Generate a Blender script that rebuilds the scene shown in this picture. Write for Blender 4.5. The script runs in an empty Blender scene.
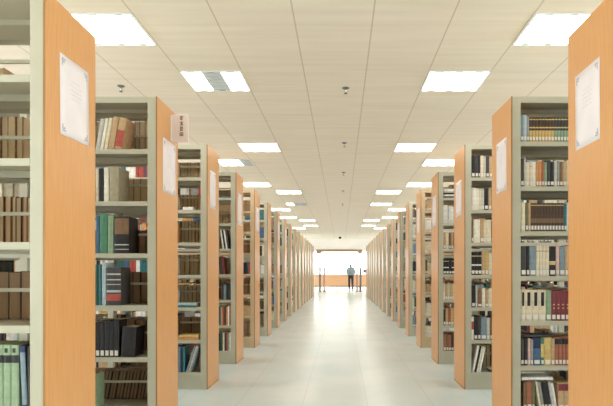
import bpy, bmesh, math, random
from mathutils import Vector, Matrix

S = bpy.context.scene
COL = S.collection
PI = math.pi
random.seed(7)

# ------------------------------------------------------------------ camera
EYE = 1.2                      # lens height above the floor
FPX = 535.0                    # focal length in pixels of a 613 px wide frame
cam_data = bpy.data.cameras.new('camera')
cam = bpy.data.objects.new('camera', cam_data)
COL.objects.link(cam)
cam.location = (0, 0, EYE)
cam.rotation_euler = (PI / 2, 0, 0)
cam_data.sensor_width = 36
cam_data.lens = FPX / 613 * 36
cam_data.shift_x = -34.5 / 613
cam_data.shift_y = 69.0 / 613
cam_data.clip_start = 0.05
cam_data.clip_end = 200
S.camera = cam

# ------------------------------------------------------------------ sky, light level, exposure
LAMP = 9.0                     # strength of the lit ceiling diffusers
SKY = 5.0                      # daylight beyond the lobby windows and the added side windows
world = bpy.data.worlds.new('daylight')
S.world = world
world.use_nodes = True
bg = world.node_tree.nodes['Background']
bg.inputs[0].default_value = (0.97, 0.985, 1.0, 1)
bg.inputs[1].default_value = SKY
S.view_settings.view_transform = 'Standard'
S.view_settings.look = 'None'
S.view_settings.gamma = 1
S.view_settings.use_curve_mapping = False
S.view_settings.exposure = 0.3
S.cycles.use_denoising = True
S.cycles.max_bounces = 10
S.cycles.diffuse_bounces = 6
S.cycles.transparent_max_bounces = 12
S.cycles.sample_clamp_indirect = 6

def portal(loc, rot, sx, sy):
    l = bpy.data.lights.new('window_daylight', 'AREA')
    l.shape = 'RECTANGLE'; l.size = sx; l.size_y = sy
    l.cycles.is_portal = True
    o = bpy.data.objects.new('window_daylight', l)
    COL.objects.link(o); o.location = loc; o.rotation_euler = rot
portal((0, 43.9, 1.5), (-PI / 2, 0, 0), 9.0, 2.8)
for _y in (2.0, 13.5, 25.0, 37.5):  # portals for the side windows, which are added to bring in more light
    portal((-4.5, _y, 1.6), (0, -PI / 2, 0), 2.8, 11.0)
    portal((4.5, _y, 1.6), (0, PI / 2, 0), 2.8, 11.0)

# ------------------------------------------------------------------ materials
def mat(name, rgb, rough=0.6, metal=0.0, spec=0.5):
    m = bpy.data.materials.new(name)
    m.use_nodes = True
    b = m.node_tree.nodes['Principled BSDF']
    b.inputs['Base Color'].default_value = (*rgb, 1)
    b.inputs['Roughness'].default_value = rough
    b.inputs['Metallic'].default_value = metal
    b.inputs['Specular IOR Level'].default_value = spec
    m.diffuse_color = (*rgb, 1)
    return m

def N(m, kind, **kw):
    n = m.node_tree.nodes.new(kind)
    for k, v in kw.items():
        setattr(n, k, v)
    return n

def varied(name, c1, c2, scale=(1, 1, 1), nscale=5.0, rough=0.5, spec=0.5, bump=0.0, detail=4.0, coord='Object', lo=0.35, hi=0.65):
    """colour that wanders between two tones by a stretched noise"""
    m = mat(name, c1, rough, 0, spec)
    nt = m.node_tree
    b = nt.nodes['Principled BSDF']
    tc = N(m, 'ShaderNodeTexCoord'); mp = N(m, 'ShaderNodeMapping')
    mp.inputs['Scale'].default_value = scale
    nz = N(m, 'ShaderNodeTexNoise')
    nz.inputs['Scale'].default_value = nscale; nz.inputs['Detail'].default_value = detail
    rp = N(m, 'ShaderNodeValToRGB')
    rp.color_ramp.elements[0].position = lo; rp.color_ramp.elements[1].position = hi
    rp.color_ramp.elements[0].color = (*c1, 1); rp.color_ramp.elements[1].color = (*c2, 1)
    nt.links.new(tc.outputs[coord], mp.inputs[0]); nt.links.new(mp.outputs[0], nz.inputs[0])
    nt.links.new(nz.outputs[0], rp.inputs[0]); nt.links.new(rp.outputs[0], b.inputs['Base Color'])
    if bump:
        bp = N(m, 'ShaderNodeBump'); bp.inputs['Strength'].default_value = bump; bp.inputs['Distance'].default_value = 0.002
        nt.links.new(nz.outputs[0], bp.inputs['Height']); nt.links.new(bp.outputs[0], b.inputs['Normal'])
    return m

def emit(name, rgb, strength):
    m = bpy.data.materials.new(name); m.use_nodes = True
    nt = m.node_tree; nt.nodes.clear()
    e = nt.nodes.new('ShaderNodeEmission'); o = nt.nodes.new('ShaderNodeOutputMaterial')
    e.inputs[0].default_value = (*rgb, 1); e.inputs[1].default_value = strength
    nt.links.new(e.outputs[0], o.inputs[0])
    return m

def grid_seams(m, axis_specs, dark, width):
    """mixes thin joint lines (world metres) over whatever drives the base colour"""
    nt = m.node_tree; b = nt.nodes['Principled BSDF']
    src = b.inputs['Base Color'].links[0].from_socket
    tc = N(m, 'ShaderNodeTexCoord'); sp = N(m, 'ShaderNodeSeparateXYZ')
    nt.links.new(tc.outputs['Object'], sp.inputs[0])
    for axis, off, step, amt in axis_specs:
        a = N(m, 'ShaderNodeMath', operation='SUBTRACT'); a.inputs[1].default_value = off
        nt.links.new(sp.outputs[axis], a.inputs[0])
        p = N(m, 'ShaderNodeMath', operation='PINGPONG'); p.inputs[1].default_value = step / 2
        nt.links.new(a.outputs[0], p.inputs[0])
        l = N(m, 'ShaderNodeMath', operation='LESS_THAN'); l.inputs[1].default_value = width
        nt.links.new(p.outputs[0], l.inputs[0])
        f = N(m, 'ShaderNodeMath', operation='MULTIPLY'); f.inputs[1].default_value = amt
        nt.links.new(l.outputs[0], f.inputs[0])
        mx = N(m, 'ShaderNodeMix', data_type='RGBA')
        nt.links.new(f.outputs[0], mx.inputs[0]); nt.links.new(src, mx.inputs[6])
        mx.inputs[7].default_value = (*dark, 1)
        src = mx.outputs[2]
    nt.links.new(src, b.inputs['Base Color'])

M = {}
M['wood'] = varied('orange_beech_laminate', (0.62, 0.30, 0.10), (0.67, 0.345, 0.13), (9, 9, 0.5), 9, rough=0.33, spec=0.5)
M['edging'] = varied('brown_edge_band', (0.36, 0.17, 0.06), (0.44, 0.22, 0.08), (4, 4, 0.5), 6, rough=0.5)
M['steel'] = varied('sage_grey_enamel', (0.515, 0.50, 0.39), (0.555, 0.54, 0.425), (1, 1, 1), 3, rough=0.38)
M['steel_tan'] = varied('cream_tan_enamel', (0.62, 0.47, 0.29), (0.66, 0.51, 0.32), (1, 1, 1), 3, rough=0.4)
M['floor'] = varied('pale_polished_tile', (0.60, 0.71, 0.725), (0.69, 0.77, 0.775), (1, 1, 1), 1.3, rough=0.24, spec=0.5)
grid_seams(M['floor'], [(0, -0.35, 0.59, 0.32), (1, 0.1, 0.59, 0.25)], (0.42, 0.42, 0.38), 0.004)
M['ceiling'] = varied('cream_metal_ceiling_tile', (0.79, 0.705, 0.575), (0.84, 0.765, 0.635), (0.4, 5, 1), 2.2, rough=0.5, spec=0.3)
grid_seams(M['ceiling'], [(0, -0.355, 0.5965, 0.62), (1, 0.62, 1.18, 0.14)], (0.42, 0.35, 0.26), 0.0055)
M['wall'] = varied('warm_white_paint', (0.87, 0.82, 0.77), (0.90, 0.86, 0.81), (1, 1, 1), 2, rough=0.7)
M['trim'] = varied('beam_timber', (0.30, 0.20, 0.11), (0.36, 0.25, 0.14), (1, 8, 8), 4, rough=0.5)
M['paper'] = varied('notice_paper', (0.77, 0.72, 0.73), (0.81, 0.76, 0.77), (1, 1, 1), 8, rough=0.6)
M['ink'] = mat('grey_ink', (0.40, 0.41, 0.46), 0.7)
M['ink_faint'] = mat('faint_ink', (0.66, 0.61, 0.63), 0.7)
M['sign'] = mat('sign_plate', (0.80, 0.70, 0.67), 0.35)
M['sign_ink'] = mat('sign_ink', (0.22, 0.17, 0.10), 0.6)
M['lamp_frame'] = mat('lamp_frame_enamel', (0.80, 0.80, 0.76), 0.4)
M['lit'] = emit('lit_diffuser', (1.0, 0.965, 0.89), LAMP)
M['unlit'] = varied('unlit_louvre', (0.55, 0.60, 0.60), (0.68, 0.72, 0.72), (1, 12, 1), 3, rough=0.3)
M['holder'] = mat('lamp_holder_plastic', (0.25, 0.40, 0.42), 0.4)
M['chrome'] = mat('chrome', (0.7, 0.68, 0.62), 0.25, 1.0)
M['black'] = mat('black_plastic', (0.02, 0.02, 0.022), 0.4)
M['dark_glass'] = mat('dark_dome', (0.03, 0.025, 0.025), 0.1)
M['white_plastic'] = mat('white_plastic', (0.8, 0.79, 0.76), 0.4)
M['gate_grey'] = mat('gate_grey', (0.16, 0.155, 0.155), 0.4)
M['gate_pink'] = mat('gate_rose_panel', (0.50, 0.27, 0.21), 0.3)
M['counter'] = varied('counter_orange_wood', (0.78, 0.44, 0.24), (0.84, 0.50, 0.29), (0.6, 5, 8), 4, rough=0.4)
M['counter_top'] = mat('counter_top', (0.80, 0.72, 0.62), 0.35)
M['pale_metal'] = mat('pale_metal', (0.78, 0.76, 0.72), 0.4)
M['jacket'] = varied('jacket_blue_grey', (0.24, 0.31, 0.35), (0.30, 0.37, 0.41), (1, 1, 1), 9, rough=0.8)
M['trousers'] = mat('trousers_dark', (0.05, 0.045, 0.05), 0.8)
M['skin'] = mat('skin', (0.62, 0.38, 0.27), 0.5)
M['hair'] = mat('hair_black', (0.03, 0.026, 0.025), 0.6)
M['shoe'] = mat('shoe_black', (0.02, 0.02, 0.02), 0.4)

def glass(name):
    m = bpy.data.materials.new(name); m.use_nodes = True
    nt = m.node_tree; nt.nodes.clear()
    o = nt.nodes.new('ShaderNodeOutputMaterial'); mx = nt.nodes.new('ShaderNodeMixShader')
    t = nt.nodes.new('ShaderNodeBsdfTransparent'); g = nt.nodes.new('ShaderNodeBsdfGlossy'); f = nt.nodes.new('ShaderNodeFresnel')
    f.inputs[0].default_value = 1.3; g.inputs['Roughness'].default_value = 0.02
    t.inputs[0].default_value = (0.96, 0.97, 0.96, 1)
    nt.links.new(f.outputs[0], mx.inputs[0]); nt.links.new(t.outputs[0], mx.inputs[1]); nt.links.new(g.outputs[0], mx.inputs[2])
    nt.links.new(mx.outputs[0], o.inputs[0])
    return m
M['glass'] = glass('window_glass')

# colours of book cloth and paper, under the words the labels use
BOOK = {
    'black': (0.018, 0.016, 0.018), 'charcoal': (0.055, 0.052, 0.055), 'grey': (0.30, 0.30, 0.29), 'pale grey': (0.52, 0.52, 0.49),
    'grey-blue': (0.20, 0.27, 0.32), 'pale blue': (0.42, 0.52, 0.56), 'blue': (0.06, 0.13, 0.24), 'navy': (0.02, 0.03, 0.09),
    'teal': (0.035, 0.16, 0.19), 'dark green': (0.03, 0.10, 0.07), 'green': (0.07, 0.22, 0.13), 'sage green': (0.26, 0.36, 0.23),
    'olive': (0.16, 0.15, 0.07), 'dark brown': (0.075, 0.045, 0.028), 'brown': (0.20, 0.115, 0.06), 'red-brown': (0.36, 0.13, 0.07),
    'tan': (0.50, 0.34, 0.19), 'cream': (0.70, 0.62, 0.46), 'ivory': (0.78, 0.74, 0.63), 'white': (0.82, 0.81, 0.77),
    'ochre': (0.58, 0.40, 0.14), 'gold': (0.62, 0.46, 0.18), 'orange': (0.58, 0.28, 0.10), 'red': (0.42, 0.075, 0.055),
    'maroon': (0.20, 0.035, 0.045), 'pink': (0.66, 0.42, 0.36), 'purple': (0.15, 0.08, 0.19), 'yellow': (0.62, 0.48, 0.18), 'beige grey': (0.36, 0.32, 0.22),
}
BM = {k: varied('book_' + k.replace(' ', '_').replace('-', '_'), v, tuple(min(1, c * 1.25 + 0.006) for c in v), (1, 1, 1), 30, rough=0.55)
      for k, v in BOOK.items()}
M['pages'] = varied('old_page_edges', (0.62, 0.47, 0.28), (0.71, 0.56, 0.37), (60, 1, 1), 8, rough=0.8)
M['pages_pale'] = varied('pale_page_edges', (0.68, 0.58, 0.42), (0.76, 0.67, 0.51), (60, 1, 1), 8, rough=0.8)
M['pages_brown'] = varied('brown_page_edges', (0.33, 0.21, 0.12), (0.42, 0.28, 0.17), (60, 1, 1), 8, rough=0.8)
M['tag'] = mat('call_number_paper', (0.80, 0.77, 0.70), 0.6)

# ------------------------------------------------------------------ mesh helpers
class MB:
    """collects boxes, lathes and tubes into one mesh with several material slots"""
    def __init__(s):
        s.v = []; s.f = []; s.mi = []; s.mats = []; s.smooth = []
    def slot(s, m):
        if m not in s.mats: s.mats.append(m)
        return s.mats.index(m)
    def box(s, x0, x1, y0, y1, z0, z1, m):
        if x0 > x1: x0, x1 = x1, x0
        n = len(s.v); i = s.slot(m)
        s.v += [(x0, y0, z0), (x1, y0, z0), (x1, y1, z0), (x0, y1, z0), (x0, y0, z1), (x1, y0, z1), (x1, y1, z1), (x0, y1, z1)]
        for q in ((0, 3, 2, 1), (4, 5, 6, 7), (0, 1, 5, 4), (1, 2, 6, 5), (2, 3, 7, 6), (3, 0, 4, 7)):
            s.f.append([n + k for k in q]); s.mi.append(i); s.smooth.append(False)
    def lathe(s, prof, m, c=(0, 0, 0), seg=20):
        """prof: list of (radius, z)"""
        n = len(s.v); i = s.slot(m)
        for r, z in prof:
            for k in range(seg):
                a = 2 * PI * k / seg
                s.v.append((c[0] + r * math.cos(a), c[1] + r * math.sin(a), c[2] + z))
        for j in range(len(prof) - 1):
            for k in range(seg):
                a = n + j * seg + k; b = n + j * seg + (k + 1) % seg
                s.f.append([a, b, b + seg, a + seg]); s.mi.append(i); s.smooth.append(True)
        for j, rev in ((0, True), (len(prof) - 1, False)):
            ring = [n + j * seg + k for k in range(seg)]
            s.f.append(ring[::-1] if rev else ring); s.mi.append(i); s.smooth.append(False)
    def mesh(s, name):
        me = bpy.data.meshes.new(name)
        me.from_pydata(s.v, [], s.f)
        for m in s.mats: me.materials.append(m)
        me.polygons.foreach_set('material_index', s.mi)
        me.polygons.foreach_set('use_smooth', s.smooth)
        me.update()
        return me

def link(name, me, parent=None, loc=None):
    o = bpy.data.objects.new(name, me)
    COL.objects.link(o)
    if parent: o.parent = parent
    if loc: o.location = loc
    return o
def build(mb, name, parent=None, loc=None, bevel=0):
    o = link(name, mb.mesh(name), parent, loc)
    if bevel:
        b = o.modifiers.new('soft_edge', 'BEVEL'); b.width = bevel; b.segments = 2; b.limit_method = 'ANGLE'
    return o
def empty(name, loc):
    o = bpy.data.objects.new(name, None); COL.objects.link(o)
    o.location = loc; o.empty_display_size = 0.1
    return o
def tag(o, label, cat, group=None):
    o['label'] = label; o['category'] = cat
    if group: o['group'] = group
    return o
def structure(o):
    o['kind'] = 'structure'
    return o
ORD = ['', 'first', 'second', 'third', 'fourth', 'fifth', 'sixth', 'seventh', 'eighth', 'ninth', 'tenth', 'eleventh', 'twelfth', 'thirteenth',
       'fourteenth', 'fifteenth', 'sixteenth', 'seventeenth', 'eighteenth', 'nineteenth', 'twentieth']
TENS = {20: 'twenty', 30: 'thirty', 40: 'forty', 50: 'fifty', 60: 'sixty', 70: 'seventy', 80: 'eighty', 90: 'ninety'}
def nth(n):
    if n <= 20: return ORD[n]
    return TENS[n // 10 * 10] + '-' + ORD[n % 10] if n % 10 else TENS[n // 10 * 10][:-1] + 'ieth'

# ------------------------------------------------------------------ the room
CEIL = 3.12
AL, AR = 1.363, 1.261          # aisle half widths, camera at x = 0
D = 0.50                       # bookcase depth
XW = 4.6
Y0, YE, YL = -3.4, 31.0, 44.0
def slab(name, x0, x1, y0, y1, z0, z1, m):
    b = MB(); b.box(x0, x1, y0, y1, z0, z1, m)
    return structure(build(b, name))
slab('floor', -XW - .4, XW + .4, Y0 - .2, YL + .1, -0.1, 0, M['floor'])
slab('ceiling', -XW - .4, XW + .4, Y0 - .2, YL + .1, CEIL, CEIL + 0.1, M['ceiling'])
def wall_with_added_window(name, win, p, q0, q1, axis, z0, z1, count):
    """outer wall with one long band of window, added out of view for its light: p is the inner face, q0..q1 runs along it"""
    t = .2 if p > 0 else -.2
    def bx(mb, pa, pb, qa, qb, za, zb, m):
        pa, pb = sorted((pa, pb))
        if axis == 'x': mb.box(pa, pb, qa, qb, za, zb, m)
        else: mb.box(qa, qb, pa, pb, za, zb, m)
    mb = MB()
    e0, e1 = q0 + .12, q1 - .12
    bx(mb, p, p + t, q0, q1, 0, z0, M['wall']); bx(mb, p, p + t, q0, q1, z1, CEIL, M['wall'])
    bx(mb, p, p + t, q0, e0, z0, z1, M['wall']); bx(mb, p, p + t, e1, q1, z0, z1, M['wall'])
    structure(build(mb, name))
    mb = MB(); xs = [e0 + (e1 - e0) * k / count for k in range(count + 1)]
    for x in xs: bx(mb, p + t * .3, p + t * .6, max(e0, x - .025), min(e1, x + .025), z0, z1, M['pale_metal'])
    for k in range(count):
        for za, zb in ((z0, z0 + .05), (z1 - .05, z1)): bx(mb, p + t * .3, p + t * .6, xs[k] + .025, xs[k + 1] - .025, za, zb, M['pale_metal'])
    w_ = structure(build(mb, win))
    for k in range(count):
        g = MB(); bx(g, p + t * .42, p + t * .46, xs[k] + .025, xs[k + 1] - .025, z0 + .05, z1 - .05, M['glass'])
        structure(build(g, 'pane', w_))
wall_with_added_window('wall_left', 'added_window_2', -XW, Y0, YE, 'x', .5, 3.06, 18)  # window band added out of view so daylight reaches the ceiling
wall_with_added_window('wall_right', 'added_window_3', XW, Y0, YE, 'x', .5, 3.06, 18)  # same added window band on the right, to brighten the ceiling
slab('wall_back', -XW, XW, Y0 - .2, Y0, 0, CEIL, M['wall'])
wall_with_added_window('wall_left_lobby', 'added_window_5', -XW, YE + .2, YL, 'x', .5, 3.06, 6)  # lobby side window added to light the counter and person from the side
wall_with_added_window('wall_right_lobby', 'added_window_6', XW, YE + .2, YL, 'x', .5, 3.06, 6)  # its added counterpart, also only there to brighten the lobby
b = MB()
OX0, OX1, OZ = -1.56, 1.46, 2.40
b.box(-XW, OX0, YE, YE + .2, 0, CEIL, M['wall'])
b.box(OX1, XW, YE, YE + .2, 0, CEIL, M['wall'])
b.box(OX0, OX1, YE, YE + .2, OZ, CEIL, M['wall'])
structure(build(b, 'wall_end'))
b = MB()                        # timber beam over the opening, with its two end brackets
b.box(-1.42, 1.22, YE - .07, YE, 2.36, 2.50, M['trim'])
b.box(-1.42, -1.14, YE - .07, YE + .1, 2.27, 2.36, M['trim'])
b.box(0.98, 1.22, YE - .07, YE + .1, 2.27, 2.36, M['trim'])
structure(build(b, 'trim_1', bevel=0.008))
for side, x in (('left', -XW), ('right', XW - .015)):
    slab('baseboard_' + side, x, x + .015, Y0, YE, 0, 0.1, M['trim'])
# lobby glazing
b = MB()
XS = [-4.6 + 9.2 * k / 6 for k in range(7)]
for x in XS: b.box(x - .035, x + .035, YL - .06, YL + .02, 0, CEIL, M['pale_metal'])
for z0, z1 in ((0, .1), (2.15, 2.23), (CEIL - .08, CEIL)):
    for k in range(6): b.box(XS[k] + .035, XS[k + 1] - .035, YL - .06, YL + .02, z0, z1, M['pale_metal'])
w = structure(build(b, 'window_1'))
for k in range(6):
    for z0, z1 in ((.1, 2.15), (2.23, CEIL - .08)):
        g = MB(); g.box(XS[k] + .035, XS[k + 1] - .035, YL - .025, YL - .015, z0, z1, M['glass'])
        p = build(g, 'pane', w); p['kind'] = 'structure'

# ------------------------------------------------------------------ bookcases
PITCH = 1.5; YF = 2.466; NR = 17
PW = 0.009                      # end panel thickness
P0, P1 = PW, 0.072              # aisle-end post
BAY = 0.92
UEND = P1 + BAY * 2             # shelves run to here
FRONT = {}                      # (side, n) -> world y of the face towards the camera
def shelf_tops(side, n):
    if side == 'L' and n <= 2: return [0.18 + 0.386 * k for k in range(6)]
    return [0.172 + 0.3325 * k for k in range(7)]

RACK_CACHE = {}
def rack_meshes(side, kind, tan):
    key = (side, kind, tan)
    if key in RACK_CACHE: return RACK_CACHE[key]
    s = -1 if side == 'L' else 1
    st = M['steel_tan'] if tan else M['steel']
    tops = shelf_tops(side, 1 if kind == 6 else 9)
    out = []
    def pan(u0, u1):
        b = MB()
        b.box(s * u0, s * u1, 0.0, D, 0.012, 2.502, M['wood'])
        e = MB()
        e.box(s * u0, s * u1, -0.003, 0.0, 0.012, 2.502, M['edging'])
        e.box(s * u0, s * u1, D, D + .003, 0.012, 2.502, M['edging'])
        e.box(s * u0, s * u1, -0.003, D + .003, 0, 0.012, M['edging'])
        out.append(('end_panel', b.mesh('end_panel'), 0, ('edge_band', e.mesh('edge_band'))))
    pan(0, PW); pan(UEND + .056, UEND + .056 + PW)
    MID = P1 + BAY
    spans = [(P0, P1), (MID - .028, MID + .028), (UEND, UEND + .056)]
    for u0, u1 in spans:
        for y0, y1 in ((0, .045), (D - .045, D)):
            b = MB(); b.box(s * u0, s * u1, y0, y1, 0, 2.5, st)
            out.append(('upright', b.mesh('upright'), 0.003))
    bays = [(P1, MID - .028), (MID + .028, UEND)]
    for u0, u1 in bays:
        for t in tops:
            b = MB()
            b.box(s * u0, s * u1, .012, D - .012, t - .012, t, st)
            b.box(s * u0, s * u1, 0, .012, t - .034, t, st)
            b.box(s * u0, s * u1, D - .012, D, t - .034, t, st)
            r_ = MB(); r_.box(s * u0, s * u1, .24, .26, t - .046, t - .012, st)
            out.append(('shelf', b.mesh('shelf'), 0, ('stiffener', r_.mesh('stiffener'))))
        for t in tops:
            b = MB(); b.box(s * u0, s * u1, .243, .257, t + .148, t + .166, st)
            out.append(('book_rail', b.mesh('book_rail'), 0))
        b = MB(); b.box(s * u0, s * u1, .008, D - .008, 0, tops[0] - .034, st)
        out.append(('plinth', b.mesh('plinth'), 0))
        b = MB()
        b.box(s * u0, s * u1, 0, .012, 2.456, 2.5, st)
        b.box(s * u0, s * u1, D - .012, D, 2.456, 2.5, st)
        b.box(s * u0, s * u1, .012, D - .012, 2.478, 2.49, st)
        r_ = MB(); r_.box(s * u0, s * u1, .24, .26, 2.45, 2.478, st)
        out.append(('top_cover', b.mesh('top_cover'), 0, ('stiffener', r_.mesh('stiffener'))))
    RACK_CACHE[key] = out
    return out

ROWNAME = {'L': 'left', 'R': 'right'}
for side in 'LR':
    for n in range(1, NR + 1):
        y = YF + PITCH * (n - 1)
        FRONT[side, n] = y
        kind = 6 if (side == 'L' and n <= 2) else 7
        tan = n == 5
        a = -AL if side == 'L' else AR
        r = empty('bookcase', (a, y, 0))
        col = 'tan' if tan else 'sage grey'
        extra = {('L', 1): 'wood-ended sage grey bookcase at the very front of the left row, six tall shelves',
                 ('L', 2): 'wood-ended sage grey bookcase carrying the small aisle sign, second along the left row',
                 ('R', 1): 'wood-ended bookcase at the very front of the right row, mostly its end panel showing'}
        tag(r, extra.get((side, n), f'wood-ended {col} steel bookcase, {nth(n)} from the front along the {ROWNAME[side]} row'),
            'bookcase', 'double-sided bookcases along the aisle')
        for nm, me, bev, *sub in rack_meshes(side, kind, tan):
            if n >= 12 and nm == 'book_rail': continue
            o = link(nm, me, r)
            for snm, sme in sub:
                if n < 9 or snm == 'edge_band': link(snm, sme, o)
            if bev and n <= 6:
                bm_ = o.modifiers.new('soft_edge', 'BEVEL'); bm_.width = bev; bm_.segments = 2; bm_.limit_method = 'ANGLE'

# ------------------------------------------------------------------ books
# style: cover colour, spine segments (from, to, colour) by fraction of the height, words for the label
STY = {
    'volume_gold': ('dark brown', [(0, .46, 'ochre'), (.55, .60, 'gold'), (.88, .92, 'gold')], 'dark brown and ochre'),
    'volume_teal': ('charcoal', [(0, .46, 'sage green'), (.55, .60, 'gold'), (.88, .92, 'gold')], 'black and sage green'),
    'volume_red': ('dark brown', [(.30, .46, 'brown'), (.90, .93, 'gold')], 'dark brown banded'),
    'text_cream': ('cream', [(.80, .84, 'tan')], 'cream'),
    'black_gold': ('black', [(.38, .48, 'gold'), (.48, .50, 'ivory')], 'black gold-banded'),
    'panel_cream': ('cream', [(.48, .92, 'P')], 'cream black-panelled'),
    'maroon_dots': ('maroon', [(.40, .44, 'D'), (.52, .56, 'D')], 'maroon gold-dotted'),
    'navy_blue': ('blue', [(.62, 1, 'navy')], 'navy and blue'),
    'ochre_pic': ('yellow', [(.25, .6, 'ochre')], 'yellow'),
    'brown_black': ('red-brown', [(.76, .96, 'black')], 'red-brown black-topped'),
    'black_white': ('black', [(.12, .16, 'white'), (.40, .46, 'white'), (.80, .84, 'gold')], 'black white-banded'),
    'green_set': ('sage green', [(.72, .84, 'black'), (.88, .95, 'P2')], 'sage green black-banded'),
    'red_tag': ('tan', [(.08, .60, 'red')], 'tan red-labelled'),
    'cover_dark': ('black', [(.52, .95, 'brown'), (.22, .25, 'pale grey'), (.10, .12, 'pale grey')], 'black brown-topped'),
    'cover_text': ('charcoal', [(.80, .84, 'pale grey'), (.66, .69, 'pale grey'), (.54, .56, 'pale grey'), (.12, .30, 'red'), (.34, .40, 'pale blue')], 'charcoal red-marked'),
    'blue_stripe': ('navy', [(.06, .90, 'grey-blue')], 'navy grey-blue spined'),
    'tan_maroon': ('tan', [(.72, .97, 'maroon')], 'tan maroon-topped'),
    'green_yellow': ('green', [(.3, .8, 'yellow')], 'green and yellow'),
    'red_white': ('white', [(.45, .8, 'red')], 'white red-panelled'),
}
def style(name):
    if name in STY: return STY[name]
    return (name, [], name)

REC = []                        # every book in the room, before it is decided which are built singly
def put(side, n, k, row, u, th, h, d, sty, lean=0.0, tagged=False, pages='pages', z=0.0, order=None, inset=0.012):
    REC.append(dict(side=side, n=n, k=k, row=row, u=u, th=th, h=h, d=d, sty=sty, lean=lean, tagged=tagged, pages=pages, z=z, inset=inset))

def run(side, n, k, row, u, items, tagged=False, pages='pages', d=0.15, lean=0.0, jitter=0.0, limit=None):
    """sets items (thickness, height, style) one after another outwards from the aisle-end post; lean > 0 tips the tops away from the post"""
    if lean:
        hh = items[0][1]
        if lean < 0: u += hh * math.sin(-lean)
    for it in items:
        th, h, sty = it[:3]
        w = th / math.cos(lean) + 0.002
        if limit and u + w > limit: break
        dd = d + (random.uniform(-.012, .006) if jitter else 0)
        put(side, n, k, row, u + w / 2, th, h, dd, sty, lean, tagged, pages, inset=0.012 + (random.uniform(0, jitter) if jitter else 0))
        u += w
    if lean > 0: u += h * math.sin(lean)
    return u

LIGHT_MIX = ['cream', 'ivory', 'white', 'tan', 'pale grey', 'grey', 'black', 'charcoal', 'dark brown', 'brown', 'red-brown', 'ochre', 'grey-blue',
             'black_white', 'maroon', 'sage green', 'pale blue', 'text_cream', 'teal', 'orange', 'blue', 'cream', 'white', 'tan', 'red', 'black_gold', 'dark green']
def rnd_items(u0, u1, hmax, mix, tmin=.016, tmax=.036):
    """a shelf run of random books, now and then several volumes of one set"""
    out = []; u = u0
    while u < u1:
        sty = random.choice(mix); cnt = random.choice([1, 1, 1, 2, 3, 5])
        th = random.uniform(tmin, tmax); h = random.uniform(.62, .88) * hmax
        for _ in range(cnt):
            out.append((th, h + (random.uniform(-.008, .008) if cnt < 3 else 0), sty)); u += th + .0012
    return out
BACK_MIX = ['dark brown', 'brown', 'charcoal', 'maroon', 'olive', 'navy', 'dark green', 'grey', 'black', 'tan']
PX = 1 / 134.8                  # metres per photograph pixel on the faces of the second bookcases
U0 = P1 + .004
ULIM = P1 + BAY - .036          # end of the first bay
MIDU = P1 + BAY + .032
def px(items): return [(t * PX, h * PX, s) for t, h, s in items]

# --- second bookcase on the right: shelf by shelf, seven from the top (k = 6) down (k = 0)
R2 = {
    6: [(2.6, 27, 'grey-blue'), (3.0, 27, 'pale blue'), (2.2, 26, 'grey')] + [(2.85, 25, 'volume_gold')] * 8 + [(2.85, 25, 'volume_teal')] * 6 + [(3, 25, 'volume_gold')] * 6,
    5: [(3.2, 28, 'dark brown'), (1.6, 30, 'pale grey'), (3.2, 24.5, 'cream'), (2.6, 25, 'text_cream'), (3.4, 25, 'ivory'), (2.6, 25.5, 'orange'),
        (2.6, 25.5, 'orange'), (2.4, 25.5, 'red-brown'), (2.4, 24.5, 'sage green'), (2.8, 25.5, 'charcoal'), (3.8, 25, 'black'), (2.6, 26, 'pale grey'),
        (2.4, 26, 'grey'), (3.0, 25, 'brown'), (3.6, 25.5, 'tan'), (2.6, 25.5, 'cream'), (3, 25, 'pale grey'), (3, 24, 'white')],
    4: [(4.6, 29, 'cream'), (2.6, 29, 'olive'), (2.2, 28.5, 'tan')] + [(2.75, 28.5, 'volume_red')] * 11 + [(2.6, 28, 'teal'), (2.4, 29, 'white')],
    3: [(5.4, 30, 'charcoal'), (3.0, 30, 'black'), (6.4, 29.5, 'grey-blue'), (3.0, 30.5, 'text_cream'), (3.0, 30.5, 'text_cream'), (3.0, 30.5, 'text_cream'),
        (3.0, 30.5, 'text_cream'), (6.4, 29.5, 'black_gold'), (3.2, 30, 'pink'), (5.4, 29.5, 'grey-blue'), (3.6, 30, 'tan')],
    2: [(4.4, 31, 'panel_cream')] + [(6.6, 31, 'panel_cream')] * 3 + [(5.4, 30.5, 'sage green')] + [(4.3, 30, 'maroon_dots')] * 4,
    1: [(3.2, 27, 'charcoal'), (3.4, 27.5, 'black'), (2.6, 27, 'pink'), (2.4, 26, 'grey'), (7.2, 27.5, 'navy_blue'), (3.2, 27, 'green_yellow'),
        (6.6, 28, 'ochre_pic'), (3.6, 27, 'tan')] + [(3.4, 28, 'brown_black')] * 4,
    0: None,
}
for k, items in R2.items():
    if items:
        u = run('R', 2, k, 'front', U0, px(items), tagged=True, d=.155)
        if u < ULIM: run('R', 2, k, 'front', u, rnd_items(u, ULIM, .27, LIGHT_MIX), tagged=True, d=.15, jitter=.01, limit=ULIM)
u = run('R', 2, 0, 'front', U0 + .02, px([(3.2, 28, 'brown'), (5.0, 29, 'red-brown'), (2.6, 29, 'olive')]), tagged=True, d=.15)
u = run('R', 2, 0, 'front', u, px([(2.2, 29, 'cream'), (2.8, 28.5, 'grey'), (3.0, 28, 'black'), (3.6, 28, 'black'), (2.6, 28, 'pale grey'), (2.2, 27, 'white')]), tagged=True, d=.15, lean=-.16)
u = run('R', 2, 0, 'front', u + .004, px([(5.6, 27, 'tan_maroon'), (5.6, 27, 'tan_maroon'), (5.6, 27, 'tan_maroon')]), tagged=True, d=.15)
run('R', 2, 0, 'front', u, rnd_items(u, ULIM, .27, LIGHT_MIX), tagged=True, jitter=.01, limit=ULIM)
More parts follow.
